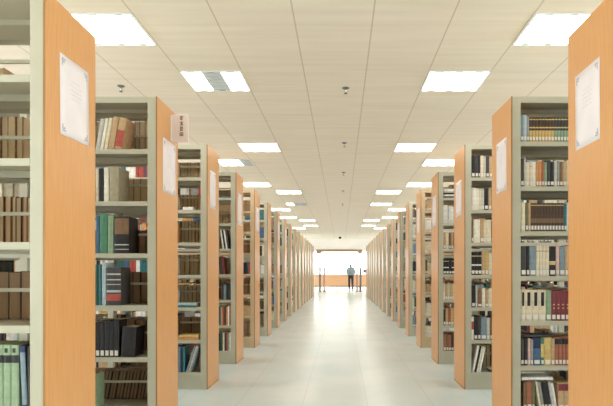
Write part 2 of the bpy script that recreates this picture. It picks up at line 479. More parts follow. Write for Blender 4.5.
# books lying flat on the uprights' tops
put('R', 2, 1, 'front', U0 + .14, .016, .20, .15, 'charcoal', PI / 2, z=.212)
put('R', 2, 0, 'front', U0 + .125, .022, .23, .16, 'white', PI / 2, z=.222, pages='pages_pale')

# --- third bookcase on the right
P3 = 1 / 97.5
def px3(items): return [(t * P3, h * P3, s) for t, h, s in items]
R3 = {
    6: [(3.4, 22, 'black'), (3.2, 22, 'charcoal'), (1.6, 22, 'black'), (3.2, 22, 'cream'), (2, 21, 'pale grey'), (3.2, 21, 'charcoal'), (4, 21, 'tan')],
    5: [(1.6, 22, 'cream'), (3.0, 22, 'white'), (2.4, 21.5, 'ivory'), (2.4, 21, 'cream'), (2.4, 21, 'pale grey'), (4, 22, 'black'), (3, 22, 'tan')],
    4: [(1.8, 23, 'brown'), (6.5, 23, 'ivory'), (3.4, 22.5, 'tan'), (2.0, 22, 'cream'), (5, 22.5, 'cream'), (3, 22, 'brown')],
    3: [(3.2, 23, 'black_white'), (3.2, 23, 'black_white'), (3.2, 23, 'black_white'), (3.2, 24, 'tan'), (3.2, 24, 'ochre'), (4, 22, 'cream')],
    2: [(4, 22, 'black'), (1.6, 22, 'pale grey'), (4.4, 17, 'brown'), (3, 19, 'ivory'), (3, 18, 'tan'), (4, 19, 'cream')],
    1: [(2.2, 23, 'red_white'), (3.6, 23, 'black'), (3.0, 24, 'charcoal'), (5.6, 23, 'grey-blue'), (3, 22, 'pale grey'), (3, 23, 'brown')],
}
for k, items in R3.items():
    u = run('R', 3, k, 'front', U0, px3(items), tagged=True, d=.155)
    run('R', 3, k, 'front', u, rnd_items(u, ULIM, .27, LIGHT_MIX), tagged=True, jitter=.01, limit=ULIM)
u = run('R', 3, 0, 'front', U0 + .005, px3([(2.2, 27, 'white'), (1.8, 26.5, 'black'), (1.8, 26, 'ivory'), (2.0, 25, 'white')]), d=.16, lean=.20)
put('R', 3, 0, 'front', u + .16, .03, .24, .16, 'charcoal', PI / 2, z=0)
# --- fourth bookcase on the right
P4 = 1 / 77.0
def px4(items): return [(t * P4, h * P4, s) for t, h, s in items]
for j, c in enumerate(['charcoal', 'white', 'black', 'pale grey', 'white']):
    put('R', 4, 6, 'front', U0 + .115, .022, .21, .155, c, PI / 2, z=.023 * j, pages='pages_pale')
R4 = {
    5: [(1.2, 17, 'white'), (1.3, 17, 'ivory'), (1.2, 17, 'white'), (1.4, 17, 'pale blue'), (1.2, 17, 'white'), (1.4, 17, 'ivory'), (1.3, 16.5, 'white'), (1.2, 17, 'pale grey'), (1.3, 17, 'white')],
    4: [(2.0, 16, 'tan'), (3.0, 16.5, 'cream'), (2.4, 16, 'brown'), (2.2, 16.5, 'tan'), (3, 16, 'dark brown')],
    3: [(2.6, 16, 'black_white'), (2.6, 16, 'black_white'), (2.6, 16, 'black'), (2.6, 16, 'black_white'), (2.6, 16, 'charcoal')],
    2: [(1.6, 17, 'cream'), (2.2, 16, 'tan'), (2.0, 17, 'pale grey'), (3, 16.5, 'ochre'), (3, 16, 'cream')],
    1: [(2.0, 16, 'dark brown'), (2.4, 17, 'tan'), (2.6, 16.5, 'red-brown'), (2.8, 17, 'ochre'), (3, 16, 'brown')],
    0: [(2.6, 17, 'red-brown'), (2.4, 17, 'brown'), (2.2, 16, 'red-brown'), (2.6, 16.5, 'dark brown'), (3, 16, 'brown')],
}
for k, items in R4.items():
    u = run('R', 4, k, 'front', U0, px4(items), tagged=True, d=.155)
    run('R', 4, k, 'front', u, rnd_items(u, ULIM, .27, LIGHT_MIX), tagged=True, jitter=.01, limit=ULIM)
# --- the rest of the right row, and the second bays
for n in range(1, NR + 1):
    for k in range(7):
        if n not in (2, 3, 4):
            mix = LIGHT_MIX if n != 5 else ['tan', 'cream', 'brown', 'ivory', 'tan', 'pale grey', 'white']
            e = ULIM if n < 12 else U0 + .4
            run('R', n, k, 'front', U0, rnd_items(U0, e, .27, mix), tagged=True, jitter=.012, limit=e)
        if n < 9:
            run('R', n, k, 'front', MIDU, rnd_items(MIDU, UEND, .27, LIGHT_MIX), tagged=True, jitter=.012, limit=UEND)
            for s0, s1 in ((U0, ULIM), (MIDU, UEND)):
                run('R', n, k, 'back', s0, rnd_items(s0, s1, .27, BACK_MIX, .022, .045), jitter=.012, limit=s1)

# --- first bookcase on the left (k = 5 top .. 0 bottom): back rows seen from behind, a few fronts
def same(th, h, stys, u0, u1):
    out = []; u = u0; i = 0
    while u < u1:
        out.append((th * random.uniform(.85, 1.15), h * random.uniform(.985, 1.01), stys[i % len(stys)])); u += th; i += 1
    return out
def L_back(n, k, th, h, stys, pages, lean=0.0, u0=U0, u1=ULIM):
    run('L', n, k, 'back', u0, same(th, h, stys, u0, u1), pages=pages, lean=lean, jitter=.006, limit=u1, d=.16)
L_back(1, 4, .036, .285, ['brown', 'tan'], 'pages')
L_back(1, 3, .027, .255, ['brown', 'red-brown', 'dark brown'], 'pages')
L_back(1, 2, .058, .25, ['charcoal', 'dark brown'], 'pages_brown')
L_back(1, 1, .04, .25, ['dark brown', 'charcoal'], 'pages_brown')
L_back(1, 0, .04, .25, ['dark brown', 'charcoal'], 'pages_brown')
L_back(1, 5, .04, .16, ['tan', 'brown'], 'pages', u0=.4)
u = run('L', 1, 1, 'front', U0 + .003, [(.010, .288, 'charcoal')], d=.16)
u = run('L', 1, 1, 'front', u, [(.024, .29, 'blue_stripe')], d=.16, lean=.045)
u = run('L', 1, 1, 'front', u + .002, [(.0345, .295, 'green_set')] * 9, d=.17)
# --- second on the left
L_back(2, 5, .042, .30, ['tan', 'red-brown', 'tan'], 'pages_pale')
L_back(2, 4, .05, .225, ['olive', 'brown', 'tan'], 'pages')
L_back(2, 3, .06, .20, ['brown', 'dark brown'], 'pages_brown')
L_back(2, 2, .056, .25, ['charcoal', 'dark brown', 'brown'], 'pages_brown')
L_back(2, 1, .03, .25, ['charcoal', 'olive', 'grey'], 'pages_brown')
L_back(2, 0, .027, .225, ['dark brown', 'charcoal', 'black'], 'pages_brown', lean=-.17)
def L2u(x): return (341 - x) * PX - AL
def bk(k, x0, x1, hpx, sty, lean=0.0, d=.16, **kw):
    """a front-row book on the left bookcase number two, given by the photograph columns of its spine"""
    put('L', 2, k, 'front', (L2u(x0) + L2u(x1)) / 2, abs(L2u(x0) - L2u(x1)) - .0012, hpx * PX, d, sty, lean, **kw)
bk(5, 113.5, 120.8, 32, 'red_tag', -.17, d=.17)
bk(5, 107.2, 112.8, 33, 'tan', -.17, d=.17)
bk(5, 103, 106.6, 32, 'cream', -.17)
bk(5, 99.2, 102.4, 31.5, 'ivory', -.17)
bk(5, 94.6, 98.6, 31, 'pale grey', -.17)
bk(4, 108.5, 118, 35, 'beige grey', 0, d=.2, pages='pages_pale')
bk(4, 103, 107.8, 34, 'ivory')
bk(4, 98, 102.6, 33, 'black')
bk(4, 95, 97.8, 33, 'cream')
bk(3, 113.5, 128, 37, 'cover_dark', 0, d=.19)
bk(3, 107, 112.5, 38, 'sage green')
bk(3, 98.6, 106.6, 40, 'green')
bk(3, 95, 98.4, 38, 'blue')
bk(2, 105.5, 120, 38, 'cover_text', 0, d=.19)
bk(2, 101, 105, 43, 'pale blue')
bk(2, 97.5, 100.6, 41, 'teal')
bk(2, 94.5, 97.2, 41, 'dark green')
bk(1, 120, 134, 30, 'black', -.06, d=.18)
for i in range(6): bk(1, 113.5 - 4.7 * i, 118 - 4.7 * i, 37 - .4 * i, 'black', tagged=True)
bk(0, 91, 94.5, 34, 'sage green', 0)
for k, mix in ((5, ['cream', 'tan', 'ivory', 'red-brown']), (4, ['cream', 'black', 'ivory', 'dark green', 'tan']), (3, ['teal', 'green', 'blue', 'grey']),
               (2, ['teal', 'white', 'blue', 'maroon']), (1, ['black', 'charcoal']), (0, ['dark brown', 'charcoal'])):
    u0 = .62 if k == 1 else .52
    run('L', 2, k, 'front', u0, rnd_items(u0, ULIM, .29, mix), jitter=.012, limit=ULIM)
for n in (1,):
    for k in (2, 3, 4):
        run('L', n, k, 'front', .5, rnd_items(.5, ULIM, .30, LIGHT_MIX), jitter=.012, limit=ULIM)
# --- third on the left
for k, (th, h, st, pg) in {6: (.034, .22, ['tan', 'cream', 'olive'], 'pages'), 5: (.036, .20, ['tan', 'olive', 'brown'], 'pages'),
                           4: (.034, .25, ['olive', 'tan', 'dark green'], 'pages'), 3: (.05, .22, ['tan', 'dark brown'], 'pages'),
                           2: (.04, .22, ['olive', 'tan', 'grey'], 'pages'), 1: (.045, .20, ['brown', 'charcoal', 'tan'], 'pages_brown'),
                           0: (.05, .15, ['dark brown', 'brown'], 'pages_brown')}.items():
    L_back(3, k, th, h, st, pg)
def L3u(x): return (341 - x) / 97.5 - AL
put('L', 3, 5, 'front', L3u(188), .03, .10, .15, 'white', PI / 2, z=.0)
put('L', 3, 2, 'front', L3u(187), .020, .20, .16, 'teal', PI / 2, z=0)
put('L', 3, 2, 'front', L3u(187), .024, .20, .16, 'pale blue', PI / 2, z=.0205)
put('L', 3, 1, 'front', L3u(188.5), .028, .21, .17, 'orange', PI / 2, z=0)
put('L', 3, 1, 'front', L3u(188.5), .022, .20, .17, 'yellow', PI / 2, z=.0285)
run('L', 3, 0, 'front', U0 + .01, [(.014, .27, 'grey-blue'), (.02, .28, 'pale grey'), (.02, .275, 'grey')], d=.17, lean=-.30)
run('L', 3, 0, 'front', U0 + .16, [(.022, .26, 'teal'), (.02, .265, 'navy'), (.024, .26, 'grey-blue'), (.026, .26, 'charcoal')], d=.17)
for k, mix in ((6, ['red', 'white', 'blue', 'ivory', 'teal', 'cream', 'pale blue']), (5, ['red', 'white', 'blue', 'teal', 'cream', 'ochre', 'pale blue']), (4, ['white', 'pale blue', 'orange', 'blue', 'red']),
               (3, ['white', 'teal', 'red', 'blue', 'dark green']), (2, ['blue', 'yellow', 'grey', 'white']), (1, ['charcoal', 'brown', 'tan'])):
    run('L', 3, k, 'front', .33, rnd_items(.33, ULIM, .24, mix, .014, .026), tagged=False, jitter=.01, limit=ULIM)
# --- fourth on the left
for k, (th, h, st, pg) in {6: (.04, .15, ['brown', 'dark brown'], 'pages_brown'), 5: (.035, .20, ['olive', 'tan'], 'pages'), 4: (.035, .24, ['charcoal', 'grey'], 'pages_pale'),
                           3: (.04, .22, ['brown', 'tan'], 'pages'), 2: (.04, .22, ['brown', 'charcoal'], 'pages_brown'), 1: (.04, .22, ['dark brown'], 'pages_brown'),
                           0: (.04, .22, ['brown'], 'pages')}.items():
    L_back(4, k, th, h, st, pg)
put('L', 4, 6, 'front', U0 + .11, .022, .18, .15, 'teal', PI / 2, z=0)
run('L', 4, 4, 'front', U0 + .02, [(.02, .25, 'charcoal'), (.018, .25, 'white'), (.02, .245, 'black'), (.02, .25, 'ivory')], d=.16, lean=.14)
run('L', 4, 3, 'front', U0 + .07, [(.02, .23, 'maroon'), (.022, .235, 'dark brown'), (.02, .23, 'charcoal')], d=.15, lean=.12)
run('L', 4, 2, 'front', U0, [(.03, .20, 'charcoal'), (.025, .21, 'black'), (.03, .20, 'grey-blue'), (.03, .2, 'charcoal')], d=.15)
run('L', 4, 1, 'front', U0, [(.018, .25, 'red-brown'), (.016, .25, 'white'), (.02, .24, 'orange'), (.022, .25, 'dark brown'), (.02, .25, 'red'), (.024, .24, 'tan'), (.02, .25, 'teal')], d=.15)
run('L', 4, 0, 'front', U0, [(.016, .24, 'white'), (.02, .23, 'sage green'), (.018, .24, 'red'), (.02, .24, 'charcoal'), (.02, .235, 'cream'), (.03, .24, 'dark green'), (.03, .23, 'black')], d=.15)
for k in range(7):
    run('L', 4, k, 'front', .36, rnd_items(.36, ULIM, .25, LIGHT_MIX), jitter=.01, limit=ULIM)
# --- the rest of the left row
for n in range(1, NR + 1):
    for k in range(len(shelf_tops('L', n))):
        e = ULIM if n < 12 else U0 + .4
        if n > 4:
            if n < 9: L_back(n, k, random.uniform(.03, .045), random.uniform(.17, .25), ['brown', 'dark brown', 'tan', 'olive'], random.choice(['pages', 'pages_brown']))
            if n == 5 and k in (6, 5): pass
            elif random.random() < .6 or n > 8: run('L', n, k, 'front', U0, rnd_items(U0, e, .26, LIGHT_MIX), jitter=.012, limit=e)
        if n < 9:
            run('L', n, k, 'front', MIDU, rnd_items(MIDU, UEND, .27, ['cream', 'tan', 'ivory', 'dark green', 'beige grey'] if (n, k) == (2, 4) else LIGHT_MIX), jitter=.012, limit=UEND)
            L_back(n, k, .036, .23, BACK_MIX, 'pages', u0=MIDU, u1=UEND)

# --- which books does the photograph show largest?
def seen_area(r):
    s = -1 if r['side'] == 'L' else 1
    a = AL if s < 0 else AR
    y = FRONT[r['side'], r['n']] + (r['inset'] if r['row'] == 'front' else D - r['d'] - r['inset'])
    t = shelf_tops(r['side'], r['n'])[r['k']] + r['z']
    w, h = (r['h'], r['th']) if abs(r['lean']) > 1.4 else (r['th'], r['h'])
    vis = 0; S_ = 6; T_ = 4
    for i in range(S_):
        u = r['u'] + (i + .5) / S_ * w - w / 2
        x = s * (a + u); p = 341 + x / y * FPX
        if not 0 < p < 613: continue
        yp = FRONT[r['side'], r['n'] - 1] + D if r['n'] > 1 else None
        if yp and abs(x) * yp / y > a - .0: continue
        yo = FRONT[r['side'], r['n']]
        if r['row'] == 'back' and abs(x) * yo / y < a + P1: continue
        for j in range(T_):
            z = t + (j + .5) / T_ * h
            q = 272 - (z - EYE) / y * FPX
            if not 0 < q < 406: continue
            if r['row'] == 'back':
                uu = abs(x) * (yo + .08) / y - a; zz = EYE + (z - EYE) * (yo + .03) / y
                t0 = shelf_tops(r['side'], r['n'])[r['k']]
                if any(f['k'] == r['k'] and abs(f['u'] - uu) < (f['h'] if abs(f['lean']) > 1.4 else f['th']) / 2 + .003 and zz < t0 + f['z'] + (f['th'] if abs(f['lean']) > 1.4 else f['h'])
                       for f in FR.get((r['side'], r['n']), ())): continue
            vis += 1
    return vis / (S_ * T_) * w * h * (FPX / y) ** 2
FR = {}
for r in REC:
    if r['row'] == 'front': FR.setdefault((r['side'], r['n']), []).append(r)
for i, r in enumerate(REC):
    r['area'] = seen_area(r) if r['n'] <= 9 else 0
order = sorted(range(len(REC)), key=lambda i: -REC[i]['area'])
single = set(i for i in order[:300] if REC[i]['area'] > 1.5)
rank = {}
for i in sorted(range(len(REC)), key=lambda i: REC[i]['u']):
    r = REC[i]; key = (r['side'], r['n'], r['k'], r['row'], abs(r['lean']) > 1.4)
    rank[key] = rank.get(key, 0) + 1; r['rank'] = rank[key]

# --- the books built one by one: cover, page block, call-number label
CACHE = {}
def q(v): return round(v, 4)
def book_meshes(th, h, d, sty, tagged, pages):
    key = (q(th), q(h), q(d), sty, tagged, pages)
    if key in CACHE: return CACHE[key]
    base, segs, _ = style(sty)
    cb = BM[base]
    c = min(.0028, th * .14)
    b = MB(); w = th / 2
    b.box(-w, -w + c, .0065, d, 0, h, cb); b.box(w - c, w, .0065, d, 0, h, cb)      # boards
    rim = [-w, -w * .7, 0, w * .7, w]
    cuts = sorted({0.0, 1.0} | {f for s_ in segs for f in s_[:2]})
    for f0, f1 in zip(cuts, cuts[1:]):                                            # rounded spine in bands
        mid = (f0 + f1) / 2; colr = None; inset = False
        for s_ in segs:
            if s_[0] <= mid <= s_[1]: colr = s_[2]
        m = cb
        if colr in BM: m = BM[colr]
        n = len(b.v); i = b.slot(m)
        yy = [.006, .0015, 0, .0015, .006]
        for z in (f0 * h, f1 * h):
            for x, y_ in zip(rim, yy): b.v.append((x, y_, z))
            for x in rim[::-1]: b.v.append((x, .0075, z))
        L = 10
        for k in range(L):
            b.f.append([n + k, n + (k + 1) % L, n + L + (k + 1) % L, n + L + k]); b.mi.append(i); b.smooth.append(False)
        b.f.append([n + k for k in range(L)][::-1]); b.mi.append(i); b.smooth.append(False)
        b.f.append([n + L + k for k in range(L)]); b.mi.append(i); b.smooth.append(False)
        if colr == 'P': b.box(-w * .45, w * .45, -.0006, .001, f0 * h, f1 * h, BM['black'])
        if colr == 'P2': b.box(-w * .5, w * .3, -.0006, .001, f0 * h, f1 * h, BM['black'])
        if colr == 'D': b.box(-w * .3, w * .3, -.0006, .001, f0 * h, f1 * h, BM['gold'])
    cover = b.mesh('book')
    p = MB(); p.box(-w + c + .0002, w - c - .0002,   .0076, d - .004, .003, h - .003, M[pages])
    pg = p.mesh('page_block')
    tg = None
    if tagged:
        t_ = MB(); t_.box(-w * .72, w * .72, -.0009, .0018, .012, min(.05, h * .2), M['tag'])
        tg = t_.mesh('spine_label')
    CACHE[key] = (cover, pg, tg)
    return CACHE[key]

def shelf_word(r):
    n = len(shelf_tops(r['side'], r['n'])); k = n - r['k']
    return 'top shelf' if k == 1 else 'bottom shelf' if k == n else f'{ORD[k]} shelf'
used = {}
for i in sorted(single):
    r = REC[i]
    s = -1 if r['side'] == 'L' else 1
    a = AL if s < 0 else AR
    flat = abs(r['lean']) > 1.4
    cover, pg, tg = book_meshes(r['th'], r['h'], r['d'], r['sty'], r['tagged'] and not flat, r['pages'])
    t = shelf_tops(r['side'], r['n'])[r['k']] + .0004
    o = bpy.data.objects.new('book', cover)
    COL.objects.link(o)
    yf = FRONT[r['side'], r['n']]
    x = s * (a + r['u'])
    if flat:
        o.rotation_euler = (0, PI / 2, 0)
        o.location = (x - r['h'] / 2, yf + r['inset'], t + r['z'] + r['th'] / 2)
    else:
        ln = r['lean'] * s                                   # tops lean along +u
        if r['row'] == 'back':
            o.rotation_euler = (0, ln, PI) if False else (0, -ln, PI)
            o.location = (x, yf + D - r['inset'], t + r['th'] / 2 * math.sin(abs(ln)))
        else:
            o.rotation_euler = (0, ln, 0)
            o.location = (x, yf + r['inset'], t + r['th'] / 2 * math.sin(abs(ln)))
    link('page_block', pg, o)
    if tg: link('spine_label', tg, o)
    words = style(r['sty'])[2]
    size = 'thick ' if r['th'] > .06 else 'slim ' if r['th'] < .0165 else ''
    if r['row'] == 'back':
        col = {'pages': 'tan', 'pages_pale': 'pale', 'pages_brown': 'brown'}[r['pages']]
        lab = f"{col} page edges of {words} book, {nth(r['rank'])} from post, back row, {shelf_word(r)}, {nth(r['n'])} {ROWNAME[r['side']]} bookcase"
        if len(lab.replace('-', 'x').replace(',', '').split()) > 16:
            lab = f"{col} page-edged book, {nth(r['rank'])} from post, back row, {shelf_word(r)}, {nth(r['n'])} {ROWNAME[r['side']]} bookcase"
    elif flat:
        lab = f"{words} book lying flat, {shelf_word(r)}, {nth(r['n'])} {ROWNAME[r['side']]} bookcase"
    else:
        lean = 'leaning ' if abs(r['lean']) > .05 else ''
        lab = f"{size}{lean}{words} book, {nth(r['rank'])} from post, {shelf_word(r)}, {nth(r['n'])} {ROWNAME[r['side']]} bookcase"
    if flat and lab in used: lab = lab.replace('lying flat', 'lying flat higher in the stack' if True else '')
    used[lab] = 1
    tag(o, lab, 'book', f"books on the {shelf_word(r)} of the {nth(r['n'])} {ROWNAME[r['side']]} bookcase")

# --- every other book in the room, past the three hundred that show largest: one mass
mats = list(BM.values()) + [M['pages'], M['pages_pale'], M['pages_brown'], M['tag']]
mi_of = {m: i for i, m in enumerate(mats)}
V = []; F = []; MI = []
for i, r in enumerate(REC):
    if i in single: continue
    s = -1 if r['side'] == 'L' else 1
    a = AL if s < 0 else AR
    yf = FRONT[r['side'], r['n']]
    t = shelf_tops(r['side'], r['n'])[r['k']] + r['z'] + .0004
    x = s * (a + r['u'])
    flat = abs(r['lean']) > 1.4
    w, h = (r['h'] / 2, r['th']) if flat else (r['th'] / 2 - .0004, r['h'])
    ln = 0 if flat else r['lean'] * s
    if r['row'] == 'front': y0 = yf + r['inset']; y1 = y0 + r['d']
    else: y1 = yf + D - r['inset']; y0 = y1 - r['d']
    cl, sn = math.cos(ln), math.sin(ln); lift = w * abs(sn)
    n = len(V)
    for (xx, yy, zz) in ((-w, y0, 0), (w, y0, 0), (w, y1, 0), (-w, y1, 0), (-w, y0, h), (w, y0, h), (w, y1, h), (-w, y1, h)):
        V.append((x + xx * cl + zz * sn, yy, t + lift - xx * sn + zz * cl))
    cov = mi_of[BM[style(r['sty'])[0]]]; pg = mi_of[M[r['pages']]]
    spine_front = r['row'] == 'front'
    for q_, m_ in (((0, 3, 2, 1), cov), ((4, 5, 6, 7), pg), ((0, 1, 5, 4), cov if spine_front else pg), ((1, 2, 6, 5), cov), ((2, 3, 7, 6), pg if spine_front else cov), ((3, 0, 4, 7), cov)):
        F.append([n + k for k in q_]); MI.append(m_)
    if r['tagged'] and spine_front and not flat and not ln and r['n'] < 10:
        n = len(V)
        for xx, zz in ((-w * .85, .012), (w * .85, .012), (w * .85, .048), (-w * .85, .048)): V.append((x + xx, y0 - .0008, t + zz))
        F.append([n, n + 1, n + 2, n + 3]); MI.append(mi_of[M['tag']])
me = bpy.data.meshes.new('shelved_books')
me.from_pydata(V, [], F)
for m in mats: me.materials.append(m)
me.polygons.foreach_set('material_index', MI)
me.update()
o = link('shelved_books', me)
tag(o, 'the many smaller books filling the shelves further down the aisle', 'books')
o['kind'] = 'stuff'

# ------------------------------------------------------------------ notices on the end panels
def notice(side, n, y0, y1, z0, z1, tilt, label, detail):
    s = -1 if side == 'L' else 1
    a = -AL if s < 0 else AR
    w, h = (y1 - y0), (z1 - z0)
    r = empty('notice_sheet', (a, FRONT[side, n] + (y0 + y1) / 2, (z0 + z1) / 2))
    r.rotation_euler = (tilt, 0, 0)
    tag(r, label, 'notice', 'paper notices on the bookcase end panels')
    b = MB(); i = b.slot(M['paper']); NX, NZ = 6, 8
    def off(p, q_):                              # the paper bows a little off the wood
        return .0012 + .0035 * math.sin(p * PI) * math.sin(q_ * PI)
    for side_ in (0, 1):
        for j in range(NZ + 1):
            for k in range(NX + 1):
                p, q_ = k / NX, j / NZ
                b.v.append((-s * (off(p, q_) - side_ * .0008), (p - .5) * w, (q_ - .5) * h))
    NN = (NX + 1) * (NZ + 1)
    for j in range(NZ):
        for k in range(NX):
            A = j * (NX + 1) + k
            f1 = [A, A + 1, A + NX + 2, A + NX + 1]
            b.f.append(f1 if s < 0 else f1[::-1]); b.mi.append(i); b.smooth.append(True)
            f2 = [v + NN for v in f1]
            b.f.append(f2[::-1] if s < 0 else f2); b.mi.append(i); b.smooth.append(True)
    edge = [k for k in range(NX + 1)] + [j * (NX + 1) + NX for j in range(1, NZ + 1)] + [NZ * (NX + 1) + k for k in range(NX - 1, -1, -1)] + [j * (NX + 1) for j in range(NZ - 1, 0, -1)]
    for e0, e1 in zip(edge, edge[1:] + edge[:1]):
        b.f.append([e0, e0 + NN, e1 + NN, e1] if s < 0 else [e1, e1 + NN, e0 + NN, e0]); b.mi.append(i); b.smooth.append(False)
    pp = build(b, 'paper', r)
    pr = None
    def mark(p0, p1, q0, q1, m):
        o_ = off((p0 + p1) / 2, (q0 + q1) / 2) + .0003
        pr.box(-s * o_, -s * (o_ + .0004), (p0 - .5) * w, (p1 - .5) * w, (q0 - .5) * h, (q1 - .5) * h, m)
    # corner ornaments, thin frame lines and lines of faint writing
    for p, q_ in ((.06, .05), (.94, .05), (.06, .95), (.94, .95)):
        pr = MB(); dp = 1 if p < .5 else -1; dq = 1 if q_ < .5 else -1
        mark(*sorted((p, p + dp * .12)), *sorted((q_, q_ + dq * .018)), M['ink'])
        mark(*sorted((p, p + dp * .028)), *sorted((q_ + dq * .02, q_ + dq * .09)), M['ink'])
        mark(*sorted((p + dp * .04, p + dp * .09)), *sorted((q_ + dq * .028, q_ + dq * .05)), M['ink'])
        build(pr, 'corner_ornament', pp)
    if detail:
        pr = MB()
        rr = random.Random(n * 7 + (s > 0))
        for row in range(5):
            q_ = .72 - row * .055
            p = .3 if row else .36
            while p < (.66 if row else .6):
                l = rr.uniform(.03, .07)
                mark(p, p + l, q_, q_ + rr.uniform(.006, .016), M['ink_faint']); p += l + rr.uniform(.012, .03)
        build(pr, 'writing', pp)
sheets = {
    ('L', 1): (.128, .422, 1.875, 2.27, .02), ('L', 2): (.13, .44, 1.82, 2.235, .0), ('L', 3): (.10, .35, 1.87, 2.265, .01), ('L', 4): (.10, .37, 1.83, 2.25, 0),
    ('L', 5): (.12, .40, 1.84, 2.24, 0), ('L', 7): (.12, .40, 1.9, 2.3, 0), ('L', 8): (.12, .4, 1.86, 2.24, 0),
    ('R', 1): (.14, .41, 1.85, 2.25, -.01), ('R', 2): (.11, .37, 1.83, 2.23, 0), ('R', 3): (.14, .40, 1.80, 2.17, 0), ('R', 4): (.12, .40, 1.82, 2.22, 0),
    ('R', 5): (.12, .40, 1.84, 2.23, 0), ('R', 7): (.12, .40, 1.88, 2.26, 0), ('R', 9): (.12, .4, 1.85, 2.25, 0),
}
for (side, n), v in sheets.items():
    where = 'first' if n == 1 else nth(n)
    notice(side, n, *v, f"white paper notice with corner ornaments on the {where} bookcase end panel, {ROWNAME[side]} row", n < 4)

# ------------------------------------------------------------------ aisle sign on the second left bookcase
sg = empty('aisle_sign', (-AL, FRONT['L', 2] + .33, 2.24))
tag(sg, 'small white projecting sign with a column of dark characters on the wood end panel', 'sign')
b = MB(); b.box(.002, .138, -.004, .004, 0, .225, M['sign'])
build(b, 'plate', sg, bevel=.002)
b = MB(); b.box(0, .006, -.016, .016, .01, .215, M['white_plastic'])
build(b, 'bracket', sg)
b = MB()
rr = random.Random(5)
for ch in range(4):                              # four stacked characters drawn in bar strokes
    cz = .195 - ch * .043; cx = .083; hw = .013; hh = .016
    for st in [[(-1, 1, .8), (-1, 1, .1), (-.8, .8, -.7)], [(-1, 1, .6), (-.6, .6, 0), (-1, 1, -.8)], [(-.9, .9, .9), (-1, 1, .3), (-.7, .7, -.3), (-1, 1, -.9)], [(-1, 1, .7), (-1, 1, -.1), (-1, 1, -.8)]][ch]:
        b.box(cx + st[0] * hw, cx + st[1] * hw, -.0052, -.004, cz + st[2] * hh - .003, cz + st[2] * hh + .003, M['sign_ink'])
    for xx, z0, z1 in [[(0, -.7, 1.1), (-.7, -.7, .1)], [(0, -1, 1), (.6, -.8, 0)], [(-.5, -.9, .9), (.5, -.3, .9)], [(0, -1, .9), (-.9, -.8, .7), (.9, -.8, .7)]][ch]:
        b.box(cx + xx * hw - .003, cx + xx * hw + .003, -.0052, -.004, cz + z0 * hh, cz + z1 * hh, M['sign_ink'])
build(b, 'lettering', sg)

# ------------------------------------------------------------------ ceiling lights
LW = 0.565; LD = 0.53
def light_meshes():
    b = MB(); o = .012
    b.box(-LW / 2 - o, LW / 2 + o, -LD / 2 - o, -LD / 2, -.014, 0, M['lamp_frame'])
    b.box(-LW / 2 - o, LW / 2 + o, LD / 2, LD / 2 + o, -.014, 0, M['lamp_frame'])
    b.box(-LW / 2 - o, -LW / 2, -LD / 2, LD / 2, -.014, 0, M['lamp_frame'])
    b.box(LW / 2, LW / 2 + o, -LD / 2, LD / 2, -.014, 0, M['lamp_frame'])
    fr = b.mesh('frame')
    cells = {}
    c = LW / 3
    for k in range(3):
        for lit in (0, 1):
            d_ = MB()
            m = M['lit'] if lit else M['unlit']
            x0 = -LW / 2 + c * k
            d_.box(x0 + .001, x0 + c - .001, -LD / 2, LD / 2, -.007, -.001, m)
            if not lit:                               # louvre blades under the dead tube
                for j in range(9):
                    y = -LD / 2 + LD * (j + .5) / 9
                    d_.box(x0 + .004, x0 + c - .004, y - .003, y + .003, -.012, -.007, M['unlit'])
            cells[k, lit] = d_.mesh('diffuser')
    hold = []
    for k in range(3):
        for y in (-LD / 2 + .012, LD / 2 - .012):
            h_ = MB(); cx = -LW / 2 + c * (k + .5)
            h_.box(cx - .03, cx + .03, y - .008, y + .008, -.013, -.007, M['holder'])
            hold.append(h_.mesh('lamp_holder'))
    return fr, cells, hold
FRM, CELLS, HOLD = light_meshes()
XIN = (-1.247, 1.134); XOUT = (-1.846, 1.736)
inner = [(5.37, 1), (8.22, 2), (12.8, 3), (15.1, 4), (19.8, 5), (22.1, 6)]
outer = [(4.23, 1), (9.35, 2), (11.7, 3), (16.4, 4), (18.7, 5), (23.4, 6)]
dead = {('in', 'L', 1): (1,), ('out', 'L', 2): (2,), ('in', 'L', 4): (1, 2)}
def ceiling_light(x, y, off, label):
    r = empty('ceiling_light', (x, y, CEIL))
    tag(r, label, 'light', 'square fluorescent ceiling lights')
    link('frame', FRM, r)
    for k in range(3):
        o = link('diffuser', CELLS[k, 0 if k in off else 1], r)
        if k in off: o['label'] = 'dark louvre over a dead tube'
    for h_ in HOLD: link('lamp_holder', h_, r)
for nm, rows, XX in (('in', inner, XIN), ('out', outer, XOUT)):
    for y, i in rows:
        for side, x in zip('LR', XX):
            off = dead.get((nm, side, i), ())
            w = 'half-dark' if len(off) else 'lit'
            ceiling_light(x, y, off, f"{w} square ceiling light, {nth(i)} from the front, {'inner' if nm == 'in' else 'outer'} line over the {ROWNAME[side]} row")

